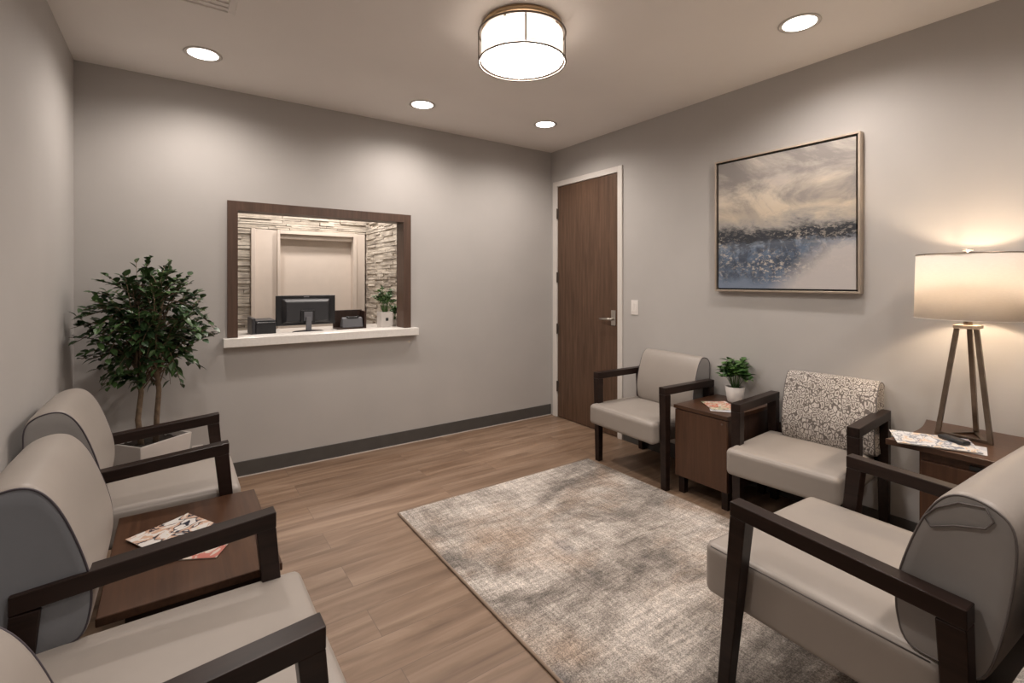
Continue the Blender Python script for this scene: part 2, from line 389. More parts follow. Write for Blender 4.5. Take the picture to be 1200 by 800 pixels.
# ------------------------------------------------------------------ the chairs
def make_chair(label, loc, rotz, w=.60, af=.28, ar=-.27, az=.65, slope=.03, over=.06, top=.84, bdy=0, wood_=None, back_mat=None, side=None,
               bx0=None, bx1=None, seat_z=.435, seat_lo=.285, rear_lean=-.04, lean=.05, seat_rear=-.22, arms=(-1, 1), gusset=False, thick=1, zb=None, pipe=None, sx0=None, sx1=None, group='vinyl armchairs around the room'):
    t = thing('armchair', label, 'chair', loc, rotz, group)
    pipe = pipe or M['piping']; wd = M['espresso']; vm = M['vinyl']; bmtl = back_mat or vm; sm = side or M['vinyl_side']
    hw = w / 2; aw = .052; at = .045
    # seat
    bm = bmesh.new(); S0 = -hw + aw + .003 if sx0 is None else sx0; S1 = hw - aw - .003 if sx1 is None else sx1; rcushion(bm, S0, S1, seat_rear, af + over, seat_lo, seat_z, .026, .014)
    seat = finish('seat', bm, vm, t, smooth=True)
    bm = bmesh.new()
    x0, x1, y0, y1, r = S0, S1, seat_rear, af + over, .026
    zz = seat_z - r * .35; i_ = r * .30 - .002
    pts = [(x0 + i_, y0 + r, zz), (x0 + i_, y1 - r, zz), (x0 + r, y1 - i_, zz), (x1 - r, y1 - i_, zz), (x1 - i_, y1 - r, zz), (x1 - i_, y0 + r, zz)]
    if gusset:
        tube(bm, pts, .0019, 6); finish('seam', bm, pipe, seat, smooth=True)
    else: bm.free()
    # seat frame
    bm = bmesh.new()
    box(bm, -hw + aw + .06, hw - aw - .06, af - .10, af - .06, seat_lo - .012, seat_lo - .001); box(bm, -hw + aw + .06, hw - aw - .06, seat_rear, seat_rear + .04, seat_lo - .012, seat_lo - .001)
    box(bm, -hw + aw + .06, -hw + aw + .095, seat_rear + .04, af - .10, seat_lo - .012, seat_lo - .001); box(bm, hw - aw - .095, hw - aw - .06, seat_rear + .04, af - .10, seat_lo - .012, seat_lo - .001)
    finish('seat_frame', bm, wd, t, bevel=.003)
    # side frames: arm rest, front leg, rear leg
    for s in arms:
        xo = s * hw; xi = s * (hw - aw)
        a, b = min(xo, xi), max(xo, xi)
        zr = az - slope
        bm = bmesh.new()
        hexa(bm, [(a, ar, zr - at), (b, ar, zr - at), (b, af, az - at), (a, af, az - at)], [(a, ar, zr), (b, ar, zr), (b, af, az), (a, af, az)])
        finish('armrest', bm, wd, t, bevel=.003)
        c = .006
        bm = bmesh.new()
        hexa(bm, [(a + c, af + lean - .038, 0), (b - c, af + lean - .038, 0), (b - c, af + lean, 0), (a + c, af + lean, 0)],
                 [(a, af - .052, az - at - .001), (b, af - .052, az - at - .001), (b, af - .0005, az - at), (a, af - .0005, az - at)])
        finish('leg', bm, wd, t, bevel=.003)
        bm = bmesh.new()
        hexa(bm, [(a + c, ar + rear_lean, 0), (b - c, ar + rear_lean, 0), (b - c, ar + rear_lean + .04, 0), (a + c, ar + rear_lean + .04, 0)],
                 [(a, ar + .0005, zr - at), (b, ar + .0005, zr - at), (b, ar + .055, zr - at), (a, ar + .055, zr - at)])
        finish('leg', bm, wd, t, bevel=.003)
    # backrest
    b0 = bx0 if bx0 is not None else -hw + aw + .008; b1 = bx1 if bx1 is not None else hw - aw - .008
    prof = back_profile(top, bdy, seat_z + .008 if zb is None else zb, thick)
    cx = sum(p.x for p in prof) / len(prof); cz = sum(p.y for p in prof) / len(prof)
    bm = bmesh.new(); rr = .022; secs = []
    n = len(prof)
    stations = [(b0 + .004, .74), (b0, .955)] + [(b0 + rr * (1 - math.cos(i * PI / 8)), 1 - .045 * (1 - math.sin(i * PI / 8))) for i in range(1, 5)]
    mid = [(b0 + rr + (b1 - b0 - 2 * rr) * i / 8, 1 + .012 * math.sin(i * PI / 8)) for i in range(1, 8)]
    st = stations + mid + [(b0 + b1 - x, s) for x, s in reversed(stations)]
    for x, s in st:
        secs.append([bm.verts.new((x, cx + (p.x - cx) * s, cz + (p.y - cz) * s)) for p in prof])
    k = 0
    for A, B in zip(secs, secs[1:]):
        for i in range(n):
            f = bm.faces.new((A[i], A[(i + 1) % n], B[(i + 1) % n], B[i]))
            f.material_index = 1 if k < 1 or k >= len(secs) - 2 else 0
        k += 1
    for S in (secs[0][::-1], secs[-1]):
        f = bm.faces.new(S); f.material_index = 1
    back = finish('backrest', bm, [bmtl, sm], t, smooth=True)
    for x in (b0 + .001, b1 - .001):
        bm = bmesh.new(); tube(bm, [(x, cx + (p.x - cx) * .965, cz + (p.y - cz) * .965) for p in prof], .0026, 6, closed=True)
        finish('piping', bm, pipe, back, smooth=True)
    if gusset:
        bm = bmesh.new(); x = b0 - .0015
        q = [(-.182, .775), (-.205, .805), (-.245, .832), (-.29, .838), (-.303, .812), (-.29, .792), (-.24, .778), (-.195, .757)]
        q = [(x, a + bdy, b + top - .855) for a, b in q]
        tube(bm, q, .0022, 6, closed=True); finish('seam', bm, pipe, back, smooth=True)
    # timber back rail
    bm = bmesh.new()
    yb = max(-.345, -.342) + bdy * .6
    box(bm, min(b0, -hw + aw) + .012, hw - aw, ar, ar + .022, .31, .47)
    finish('back_rail', bm, wd, t, bevel=.002)
    return t

# ------------------------------------------------------------------ room shell
H = 2.6; XL = -3.554; YF = -4.7
struct(bx('floor', XL - .15, .15, YF - .15, 2.2, -.1, 0, M['floor']))
struct(bx('ceiling', XL - .15, .15, YF - .15, 2.2, H, H + .1, M['ceiling']))
struct(bx('wall_left', XL - .12, XL, YF - .12, 2.1, 0, H, M['wall']))
bm = bmesh.new()      # right wall with the door opening
D0, D1, DZ = -.925, -.065, 2.265
box(bm, 0, .12, YF - .12, D0, 0, H); box(bm, 0, .12, D1, .0, 0, H); box(bm, 0, .12, D0, D1, DZ, H); box(bm, .07, .12, D0, D1, 0, DZ)
struct(finish('wall_right', bm, M['wall']))
struct(bx('wall_front', XL, 0, YF - .12, YF, 0, H, M['wall']))
bm = bmesh.new()      # back wall with the pass-through opening
W0, W1, WZ0, WZ1 = -2.745, -1.545, .905, 1.815
box(bm, XL, W0, 0, .12, 0, H); box(bm, W1, .12, 0, .12, 0, H); box(bm, W0, W1, 0, .12, 0, WZ0); box(bm, W0, W1, 0, .12, WZ1, H)
struct(finish('wall_back', bm, M['wall']))
# baseboards
def baseboard(name, x0, x1, y0, y1, cx0, cx1, cy0, cy1):
    o = struct(bx(name, x0, x1, y0, y1, 0, .105, M['base'], bevel=.002))
    c = bx('pale_line', cx0, cx1, cy0, cy1, 0, .006, M['base_line'], o)  # thin pale line along the foot of the baseboard
    return o
baseboard('baseboard_back', XL + .008, -.008, -.008, -.0005, XL + .012, -.012, -.0125, -.008)
struct(bx('baseboard_left', XL + .0005, XL + .008, YF + .01, -.001, 0, .105, M['base']))
struct(bx('baseboard_right', -.008, -.0005, YF + .01, -.952, 0, .105, M['base']))
struct(bx('baseboard_front', XL + .01, -.01, YF + .0005, YF + .008, 0, .105, M['base']))

# ------------------------------------------------------------------ pass-through window
bm = bmesh.new()
fy0, fy1 = -.018, .135
X0, X1, Z1 = -2.79, -1.492, 1.862; cw = .062
def ucase(bm, y0, y1, xo0, xo1, zt, xi0, xi1, zi):
    box(bm, xo0, xi0, y0, y1, .945, zt); box(bm, xi1, xo1, y0, y1, .945, zt); box(bm, xi0, xi1, y0, y1, zi, zt)
ucase(bm, fy0, -.0005, X0, X1, Z1, X0 + cw, X1 - cw, Z1 - cw)
ucase(bm, -.0005, fy1, W0 + .001, W1 - .001, WZ1 - .001, X0 + cw, X1 - cw, Z1 - cw)
w = struct(finish('window_1', bm, M['casing']))
bm = bmesh.new(); box(bm, X0 - .024, X1 + .052, -.062, -.0005, .885, .944); box(bm, W0 + .001, W1 - .001, -.0005, .14, .906, .944)
finish('window_sill', bm, M['quartz'], w, bevel=.003)

# ------------------------------------------------------------------ door
d = struct(thing('door_1', '', '')); del d['label']; del d['category']
bm = bmesh.new()
cwd = .05
box(bm, -.014, -.0005, -.944, -.893, 0, 2.293); box(bm, -.014, -.0005, -.103, -.043, 0, 2.293); box(bm, -.014, -.0005, -.893, -.103, 2.243, 2.293)
box(bm, -.0005, .06, D0 + .001, -.893, 0, DZ - .001); box(bm, -.0005, .06, -.103, D1 - .001, 0, DZ - .001); box(bm, -.0005, .06, -.893, -.103, 2.243, DZ - .001)
finish('door_frame', bm, M['white'], d, bevel=.002)
leaf = bx('door_leaf', -.004, .04, -.889, -.107, .006, 2.239, M['door'], d, bevel=.0015)
for z in (.30, .86, 1.36, 1.98):
    bm = bmesh.new(); tube(bm, [(-.012, -.105, z - .05), (-.012, -.105, z + .05)], .007, 10); box(bm, -.006, -.0045, -.125, -.105, z - .05, z + .05)
    finish('hinge', bm, M['steel'], d)
bm = bmesh.new()
box(bm, -.012, -.0045, -.868, -.818, .945, 1.075)
lv = finish('lock_plate', bm, M['nickel'], d, bevel=.004)
bm = bmesh.new()
tube(bm, [(-.012, -.843, 1.0), (-.05, -.843, 1.0)], .011, 12)
tube(bm, [(-.05, -.853, 1.0), (-.052, -.81, 1.0), (-.050, -.76, .998), (-.046, -.715, .996)], [.011, .010, .009, .008], 12)
finish('door_lever', bm, M['nickel'], lv, smooth=True)
# light switch
s = tag(bx('light_switch', -.006, -.0005, -1.108, -1.036, 1.05, 1.168, M['socket'], bevel=.002), 'white two-gang switch plate on the wall right of the door', 'light switch')
bx('rocker', -.010, -.0062, -1.098, -1.076, 1.075, 1.143, M['socket'], s, bevel=.001); bx('rocker', -.010, -.0062, -1.068, -1.046, 1.075, 1.143, M['socket'], s, bevel=.001)
s = tag(bx('wall_outlet', -2.985, -2.925, -.006, -.0005, .15, .262, M['socket'], bevel=.002), 'small white outlet plate low on the back wall beside the tree planter', 'outlet')
bx('socket_face', -2.975, -2.945, -.008, -.0062, .220, .248, M['slot'], s); bx('socket_face', -2.975, -2.945, -.008, -.0062, .168, .196, M['slot'], s)

# ------------------------------------------------------------------ reception room beyond the window
YB = 1.6; XR = -1.343
struct(bx('wall_reception_left', XL, XL + .02, .12, YB, 0, H, M['recep_wall']))
struct(bx('wall_reception_far', XL, .12, YB + .12, YB + .24, 0, H, M['recep_wall']))
struct(bx('wall_reception_side', XR + .03, XR + .1, .12, YB + .12, 0, H, M['recep_wall']))
def stones(name, fn, u0, u1, z0, z1):
    """ledge stones laid in courses; fn(u0,u1,z0,z1,depth) -> box bounds"""
    bm = bmesh.new(); z = z0
    while z < z1 - .004:
        h = min(random.uniform(.014, .036), z1 - z); u = u0 - random.uniform(0, .15)
        while u < u1:
            l = random.uniform(.08, .42); a, b = max(u, u0), min(u + l, u1)
            if b - a > .004:
                dpt = random.uniform(.008, .026)
                vs = box(bm, *fn(a + .001, b - .001, z + .0012, z + h - .0012, dpt))
                for v in vs: v.co += Vector((random.uniform(-.003, .003), random.uniform(-.003, .003), random.uniform(-.0012, .0012)))
            u += l
        z += h
    return struct(finish(name, bm, M['stone'], bevel=.003))
yf = lambda a, b, z, zz, d_: (a, b, YB + .03 - d_, YB + .10, z, zz)
xf = lambda a, b, z, zz, d_: (XR + .03 - d_, XR + .08, a, b, z, zz)
stones('wall_stone_header', yf, -3.0, XR + .02, 1.842, 2.2)
stones('wall_stone_left', yf, -3.0, -2.468, .5, 1.840)
stones('wall_stone_side', xf, .14, YB, .5, 2.2)
bm = bmesh.new()
box(bm, -2.467, -2.429, YB - .03, YB + .11, .4, 1.838); box(bm, -2.429, -2.206, YB + .02, YB + .11, .4, 1.838)
box(bm, -2.231, -2.206, YB - .012, YB + .02, .4, 1.838); box(bm, -2.206, -1.475, YB - .012, YB + .11, 1.80, 1.838)
box(bm, -1.475, -1.437, YB - .012, YB + .11, .4, 1.838); box(bm, -1.437, XR, YB + .01, YB + .11, .4, 1.838)
box(bm, -2.206, -1.475, YB + .02, YB + .11, 1.752, 1.80)
struct(finish('trim_1', bm, M['recep_wall'], bevel=.003))
struct(bx('wall_reception_niche', -2.206, -1.475, YB + .10, YB + .119, .4, 1.76, M['recep_wall']))
# reception counter
cn = thing('reception_counter', 'white reception counter behind the pass-through window sill', 'counter', (0, 0, 0))
bx('countertop', XL + .1, XR - .04, .142, .72, .885, .925, M['quartz'], cn, bevel=.003)
bx('cabinet_body', XL + .12, XR - .06, .15, .66, 0, .884, M['walnut'], cn)
# monitor seen from behind
CT = .925
mo = thing('computer_monitor', 'black computer monitor seen from behind on the reception counter', 'monitor', (-2.215, .36, CT + .0005), 0)
bm = bmesh.new()
hexa(bm, [(-.222, .0, .05), (.222, .0, .05), (.222, .028, .05), (-.222, .028, .05)], [(-.222, .0, .285), (.222, .0, .285), (.222, .028, .285), (-.222, .028, .285)])
finish('bezel', bm, M['black'], mo, bevel=.006)
bm = bmesh.new()
hexa(bm, [(-.155, -.045, .085), (.155, -.045, .085), (.185, 0, .065), (-.185, 0, .065)], [(-.155, -.045, .235), (.155, -.045, .235), (.185, 0, .262), (-.185, 0, .262)])
hs = finish('rear_housing', bm, M['blackgrey'], mo, bevel=.006)
bm = bmesh.new()
for i, (a, b) in enumerate([(-.021, -.015), (-.013, -.008), (-.006, 0), (.002, .009), (.011, .019)]): box(bm, a, b, -.0012, .0, .270, .276)
finish('maker_mark', bm, M['greylogo'], mo)
bx('mount_plate', -.052, .052, -.058, -.046, .07, .172, M['black'], mo, bevel=.004)
bx('cable_cover', -.032, .032, -.066, -.0585, .085, .158, M['grey_dev'], mo, bevel=.006)
st = bx('stand_neck', -.020, .020, -.088, -.067, .008, .12, M['grey_dev'], mo, bevel=.004)
bm = bmesh.new(); lathe(bm, [(.0, 0), (.115, 0), (.118, .004), (.10, .010), (.03, .016), (0.001, .016)], 40, 1, .62)
finish('stand_base', bm, M['black'], mo, loc=(0, -.055, 0), smooth=True)
# dark boxes either side
pn = thing('desk_printer', 'low black office machine on the counter left of the monitor', 'printer', (-2.535, .34, CT + .0005), 0)
bx('body', -.055, .082, -.10, .16, 0, .095, M['black'], pn, bevel=.006); bx('side_panel', -.08, -.056, -.10, .16, 0, .125, M['blackgrey'], pn, bevel=.004)
bx('lid', -.054, .081, -.085, .15, .0955, .108, M['blackgrey'], pn, bevel=.004)
dv = thing('desk_tray', 'dark brown open desk organiser on the counter between monitor and white potted plant', 'desk organiser', (-1.87, .43, CT + .0005), 0)
bx('back_panel', -.115, .125, .02, .045, 0, .152, M['walnut_dark'], dv, bevel=.002)
bx('end_panel', .110, .125, -.10, .0195, 0, .145, M['walnut_dark'], dv, bevel=.002); bx('base_panel', -.115, .1095, -.10, .0195, 0, .012, M['walnut_dark'], dv, bevel=.002)
ph = thing('desk_phone', 'grey desk phone standing in front of the dark organiser', 'phone', (-1.855, .38, CT + .0128), 0)
bm = bmesh.new(); hexa(bm, [(-.085, -.045, 0), (.085, -.045, 0), (.085, .05, 0), (-.085, .05, 0)], [(-.082, -.03, .075), (.082, -.03, .075), (.082, .0, .085), (-.082, .0, .085)])
finish('phone_body', bm, M['grey_dev'], ph, bevel=.004)
bm = bmesh.new(); tube(bm, [(-.05, -.028, .088), (-.03, -.03, .082), (.03, -.03, .082), (.05, -.028, .088)], .009, 8); finish('handset', bm, M['black'], ph, smooth=True)

# ------------------------------------------------------------------ plants
def add_leaf(bm, p, dirv, L_, W_, droop=.25, fold=.18, roll=0):
    d_ = dirv.normalized(); side = d_.cross(Vector((0, 0, 1)))
    if side.length < .05: side = Vector((1, 0, 0))
    side.normalize(); side = Matrix.Rotation(roll, 3, d_) @ side
    up = side.cross(d_).normalized()
    rows = []
    for t, wd in ((0, .0), (.18, .62), (.42, 1.0), (.68, .78), (.88, .33), (1, 0)):
        c = p + d_ * (L_ * t) - Vector((0, 0, 1)) * (droop * L_ * t * t)
        if wd == 0: rows.append((bm.verts.new(c),))
        else: rows.append((bm.verts.new(c - side * W_ * wd * .5 + up * W_ * wd * fold), bm.verts.new(c), bm.verts.new(c + side * W_ * wd * .5 + up * W_ * wd * fold)))
    for A, B in zip(rows, rows[1:]):
        if len(A) == 1: bm.faces.new((A[0], B[0], B[1])); bm.faces.new((A[0], B[1], B[2]))
        elif len(B) == 1: bm.faces.new((A[0], A[1], B[0])); bm.faces.new((A[1], A[2], B[0]))
        else: bm.faces.new((A[0], A[1], B[1], B[0])); bm.faces.new((A[1], A[2], B[2], B[1]))

tree = thing('potted_ficus', 'leafy green indoor tree with twin trunks in a white square planter by the back wall', 'plant', (-3.20, -.30, 0), math.radians(38))
bm = bmesh.new()
def sq(h, z): return [(-h, -h, z), (h, -h, z), (h, h, z), (-h, h, z)]
O0 = [bm.verts.new(p) for p in sq(.115, .0)]; O1 = [bm.verts.new(p) for p in sq(.148, .44)]; I1 = [bm.verts.new(p) for p in sq(.136, .44)]; I0 = [bm.verts.new(p) for p in sq(.130, .38)]
bm.faces.new(O0[::-1]); bm.faces.new(I0)
for A, B in ((O0, O1), (O1, I1), (I1, I0)):
    for i in range(4): bm.faces.new((A[i], A[(i + 1) % 4], B[(i + 1) % 4], B[i]))
finish('planter', bm, M['pot'], tree, bevel=.004)
bm = bmesh.new()
for i in range(12):
    for j in range(12):
        pass
g = 12; vv = [[bm.verts.new((-.132 + .264 * i / g, -.132 + .264 * j / g, .405 + random.uniform(-.008, .012))) for j in range(g + 1)] for i in range(g + 1)]
for i in range(g):
    for j in range(g): bm.faces.new((vv[i][j], vv[i + 1][j], vv[i + 1][j + 1], vv[i][j + 1]))
finish('soil', bm, M['soil'], tree, smooth=True)
rng = random.Random(11)
cr = Vector((0, 0, 1.06))
inv = Matrix.Rotation(-math.radians(38), 3, 'Z')
def toL(v): return inv @ Vector(v)
trunks = [[(-.03, -.02, .40), (-.045, -.02, .55), (-.03, -.02, .70), (-.045, -.01, .86), (-.06, 0, 1.05), (-.04, 0, 1.25)],
          [(.035, .0, .40), (.04, .0, .55), (.05, -.01, .70), (.035, -.02, .88), (.05, -.03, 1.08), (.07, -.03, 1.22)]]
for tp in trunks:
    bm = bmesh.new(); tube(bm, [toL(p) for p in tp], [.0155, .014, .013, .012, .009, .005], 10); finish('trunk', bm, M['bark'], tree, smooth=True)
bmb = bmesh.new(); bml = bmesh.new()
RX, RZ = .325, .40
nb = 165
for i in range(nb):
    tp = trunks[i % 2]; k = rng.uniform(.70, 1.22)
    # point on the trunk at that height
    for a, b in zip(tp, tp[1:]):
        if a[2] <= k <= b[2]:
            t_ = (k - a[2]) / (b[2] - a[2]); base = Vector(a).lerp(Vector(b), t_)
    base = Vector(base)
    th = i * 2.399 + rng.uniform(-.3, .3); cz = rng.uniform(-.92, 1)
    if cz < -.3 and rng.random() < .35: cz = rng.uniform(-.2, 1)
    rr = math.sqrt(max(0, 1 - cz * cz)); q = rng.uniform(.78, 1.04)
    end = Vector((math.cos(th) * rr * RX * q, math.sin(th) * rr * (RX - .10) * q, 1.055 + cz * RZ * q))
    midp = base.lerp(end, .5) + Vector((0, 0, .05))
    pts = [base, base.lerp(midp, .5) + Vector((0, 0, .01)), midp, midp.lerp(end, .5) + Vector((0, 0, .012)), end]
    tube(bmb, [toL(p) for p in pts], [.004, .0034, .0028, .002, .0012], 5)
    m_ = rng.randint(11, 15)
    for j in range(m_):
        f_ = .30 + .72 * j / m_; f_ = min(f_, 1)
        s_ = f_ * 4; i0 = min(int(s_), 3); p = pts[i0].lerp(pts[i0 + 1], s_ - i0)
        out = (end - base).normalized(); sd = out.cross(Vector((0, 0, 1))).normalized() * (1 if j % 2 else -1)
        dr = out * .7 + sd * rng.uniform(.4, 1.1) + Vector((rng.uniform(-.3, .3), rng.uniform(-.3, .3), rng.uniform(-.25, .35)))
        ln = rng.uniform(.042, .060)
        tip = p + dr.normalized() * ln * 1.1
        if tip.x < -.345 or tip.y > .288 or p.x < -.33: continue
        add_leaf(bml, toL(p), toL(dr), ln, ln * .58, rng.uniform(.1, .4), .13, rng.uniform(-.5, .5))
finish('branches', bmb, M['bark'], tree, smooth=True)
finish('foliage', bml, M['leaf'], tree, smooth=False)

def small_plant(name, label, loc, pot, n, spread, hgt, ls, seed, square=None):
    t = thing(name, label, 'plant', loc, 0); r_ = random.Random(seed)
    bm = bmesh.new(); ph_ = pot[2]
    if square:
        h0 = square; O0 = [bm.verts.new(p) for p in sq(h0, 0)]; O1 = [bm.verts.new(p) for p in sq(h0, ph_)]; I1 = [bm.verts.new(p) for p in sq(h0 - .006, ph_)]; I0 = [bm.verts.new(p) for p in sq(h0 - .006, ph_ - .02)]
        bm.faces.new(O0[::-1]); bm.faces.new(I0)
        for A, B in ((O0, O1), (O1, I1), (I1, I0)):
            for i in range(4): bm.faces.new((A[i], A[(i + 1) % 4], B[(i + 1) % 4], B[i]))
        p_ = finish('pot', bm, M['pot'], t, bevel=.002)
        if square > .04: bx('pot_mark', -.012, .012, -h0 - .0015, -h0 - .0002, ph_ * .45, ph_ * .45 + .026, M['slot'], p_)
    else:
        lathe(bm, [(.001, 0), (pot[0] * .96, 0), (pot[0], .004), (pot[1], ph_), (pot[1] - .006, ph_), (pot[1] - .01, ph_ - .015), (.001, ph_ - .015)], 32)
        finish('pot', bm, M['pot'], t, smooth=True, bevel=0)
    bm = bmesh.new(); rad = (square or pot[1]) - .009
    lathe(bm, [(.0008, ph_ - .012), (rad * .98, ph_ - .010)], 20); finish('soil', bm, M['soil'], t)
    bms = bmesh.new(); bm = bmesh.new()
    for i in range(n):
        th = i * 2.399; el = r_.uniform(.1, 1) ; rr = spread * math.sqrt(1 - el * el * .8) * r_.uniform(.55, 1)
        end = Vector((math.cos(th) * rr, math.sin(th) * rr, ph_ + hgt * (.25 + .7 * el) * r_.uniform(.8, 1)))
        base = Vector((math.cos(th) * rad * .3, math.sin(th) * rad * .3, ph_ - .012))
        md = base.lerp(end, .55) + Vector((0, 0, hgt * .12))
        tube(bms, [base, md, end], [.0018, .0014, .0009], 5)
        for j in range(7):
            f_ = .45 + .55 * j / 6
            p = md.lerp(end, max(0, (f_ - .5) * 2)) if f_ > .5 else md
            a_ = j * 2.4 + th
            dr = (end - base).normalized() * .5 + Vector((math.cos(a_), math.sin(a_), r_.uniform(-.1, .5)))
            add_leaf(bm, p, dr, ls * r_.uniform(.75, 1.1), ls * .62, .25, .14, r_.uniform(-.4, .4))
    finish('stems', bms, M['leaf2'], t); finish('foliage', bm, M['leaf2'], t)
    return t
small_plant('potted_plant', 'bushy green plant in a white square pot on the reception counter', (-1.595, .30, CT + .0005), (.05, .05, .135), 30, .10, .24, .042, 3, square=.052)
small_plant('potted_plant', 'half hidden little dark green plant behind the window jamb beside the white square pot', (-1.478, .40, CT + .0005), (.03, .035, .06), 14, .06, .15, .04, 9)

# ------------------------------------------------------------------ painting
pa = thing('framed_painting', 'abstract seascape painting in a thin champagne frame on the right wall', 'painting', (0, -1.81, 1.255), -PI / 2)
PW, PH = .858, .88
# local x runs along -Y (to the right in the picture); local y = into the room is -local y
bm = bmesh.new()
y0, y1 = -.045, -.001
box(bm, 0, PW, y0, y1, 0, .012); box(bm, 0, PW, y0, y1, PH - .012, PH); box(bm, 0, .012, y0, y1, .012, PH - .012); box(bm, PW - .012, PW, y0, y1, .012, PH - .012)
finish('frame', bm, M['champagne'], pa, bevel=.0015)
bx('shadow_gap_backing', .0125, PW - .0125, -.012, -.001, .0125, PH - .0125, M['black'], pa)
bm = bmesh.new(); box(bm, 0, PW - .046, 0, .024, 0, PH - .046)
finish('canvas', bm, M['painting'], pa, loc=(.023, -.0365, .023))

# ------------------------------------------------------------------ rug
rg = tag(bx('area_rug', -2.03, -.563, -3.545, -1.115, .0005, .011, M['rug']), 'distressed grey, cream and tan rectangular rug on the plank floor', 'rug')
bm = bmesh.new(); c = [(-2.033, -3.548, .006), (-.560, -3.548, .006), (-.560, -1.112, .006), (-2.033, -1.112, .006)]
for i in range(4): tube(bm, [c[i], c[(i + 1) % 4]], .0065, 8)
finish('binding', bm, M['rugedge'], rg, smooth=True)

# ------------------------------------------------------------------ chairs
R90 = PI / 2
make_chair('beige armchair beside the wooden door', (-.292, -1.475, 0), R90 + math.radians(-2), w=.66, af=.25, ar=-.25, az=.652, slope=.0, over=.055, top=.80, bdy=.052, thick=.85, side=M['vinyl_taupe'], seat_z=.425, rear_lean=-.01, seat_rear=-.2, lean=-.012, sx1=.318, bx1=.235)
make_chair('armchair with a patterned backrest between the two side tables', (-.288, -2.515, .0), R90 + math.radians(4), w=.60, af=.25, ar=-.25, az=.652, slope=.0, over=.085, top=.80, bdy=.058, thick=.85, lean=-.012, sx1=.288, bx0=-.266, bx1=.178, pipe=M['piping_soft'], back_mat=M['pattern'], side=M['pattern'], seat_z=.425, rear_lean=-.01, seat_rear=-.2)
make_chair('wide grey-beige armchair in the near right corner, its front legs on the rug', (-1.268, -3.19, .0126), math.radians(-3), w=.80, af=.285, ar=-.275, az=.625, slope=.02, over=.135, rear_lean=-.015, top=.835, bdy=.0, side=M['vinyl_taupe'], pipe=M['piping_soft'], seat_z=.425, seat_lo=.255, gusset=True)
make_chair('beige armchair by the left wall closest to the potted tree', (-3.175, -1.13, 0), -R90, w=.585, af=.285, ar=-.27, az=.655, slope=.045, over=.05, top=.855, side=M['vinyl_taupe'], seat_z=.45, seat_lo=.30)
cC = make_chair('beige armchair in the lower left, slate-grey sided backrest, near the table with magazines', (-3.115, -2.452, 0), -R90, w=.617, af=.282, ar=-.27, az=.655, slope=.045, over=.07, top=.855, seat_z=.458, seat_lo=.30, bx0=-.745, bx1=-.265, sx0=-.292, zb=.462, seat_rear=-.27, group='vinyl armchairs around the room')
make_chair('beige armchair at the bottom left corner, only a backrest sliver and seat corner showing', (-3.115, -3.075, 0), -R90, w=.62, af=.282, ar=-.27, az=.655, slope=.045, over=.07, top=.87, seat_z=.458, seat_lo=.30, arms=(1,), bdy=.06, bx0=-.285)

# ------------------------------------------------------------------ tables
tb = thing('side_table', 'low walnut table between the two left armchairs holding magazines', 'table', (-3.02, -1.77, 0), 0)
bm = bmesh.new(); box(bm, -.225, .22, -.325, .328, .426, .45); finish('tabletop', bm, M['walnut_x'], tb, bevel=.003)
bm = bmesh.new(); box(bm, -.165, .205, -.31, -.285, .37, .4255); box(bm, -.165, .205, .285, .31, .37, .4255); box(bm, .18, .205, -.285, .285, .37, .4255); box(bm, -.165, -.14, -.285, .285, .37, .4255)
finish('apron', bm, M['espresso'], tb)
for x in (-.162, .165):
    for y in (-.307, .27): bx('leg', x, x + .038, y, y + .038, 0, .369, M['espresso'], tb, bevel=.002)

cb = thing('side_cabinet', 'walnut cabinet table between the two chairs on the right wall', 'cabinet', (-.26, -1.995, 0), 0)
bm = bmesh.new(); box(bm, -.235, .24, -.182, .182, .528, .55); finish('tabletop', bm, M['walnut_x'], cb, bevel=.002)
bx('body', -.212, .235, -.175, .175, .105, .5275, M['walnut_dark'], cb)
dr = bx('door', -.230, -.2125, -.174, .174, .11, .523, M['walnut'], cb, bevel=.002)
bm = bmesh.new(); tube(bm, [(-.230, -.145, .50), (-.234, -.145, .50)], .006, 12); finish('lock', bm, M['steel'], dr)
for x in (-.205, .185):
    for y in (-.165, .125): bx('leg', x, x + .04, y, y + .04, 0, .1045, M['espresso'], cb, bevel=.002)

lt = thing('lamp_table', 'walnut table with bowed edges under the table lamp', 'table', (-.29, -3.30, 0), 0)
bm = bmesh.new()
P2 = []
def arc(a, b, bow, n=10):
    a, b = Vector((*a, 0)), Vector((*b, 0)); nrm = Vector(((b - a).y, -(b - a).x, 0)).normalized()
    return [a.lerp(b, i / n) + nrm * bow * math.sin(PI * i / n) for i in range(n)]
cs = [(-.245, .365), (-.34, -.42), (.27, -.42), (.27, .36)]
P2 = arc(cs[0], cs[1], -.05) + arc(cs[1], cs[2], 0, 2) + arc(cs[2], cs[3], 0, 2) + arc(cs[3], cs[0], -.035)
vt = [bm.verts.new((p.x, p.y, .64)) for p in P2]; vb = [bm.verts.new((p.x, p.y, .615)) for p in P2]
bm.faces.new(vt); bm.faces.new(vb[::-1])
for i in range(len(P2)): bm.faces.new((vt[i], vb[i], vb[(i + 1) % len(P2)], vt[(i + 1) % len(P2)]))
finish('tabletop', bm, M['walnut_x'], lt, bevel=.002)
bm = bmesh.new()
box(bm, -.20, .25, -.36, .26, .06, .45); box(bm, -.20, -.18, -.36, .26, .45, .6145); box(bm, .23, .25, -.36, .26, .45, .6145); box(bm, -.18, .23, .24, .26, .45, .6145); box(bm, -.18, .23, -.36, -.34, .45, .6145)
finish('body', bm, M['walnut'], lt, bevel=.002)
bx('drawer', -.217, -.2005, -.35, .25, .47, .575, M['walnut'], lt, bevel=.002)
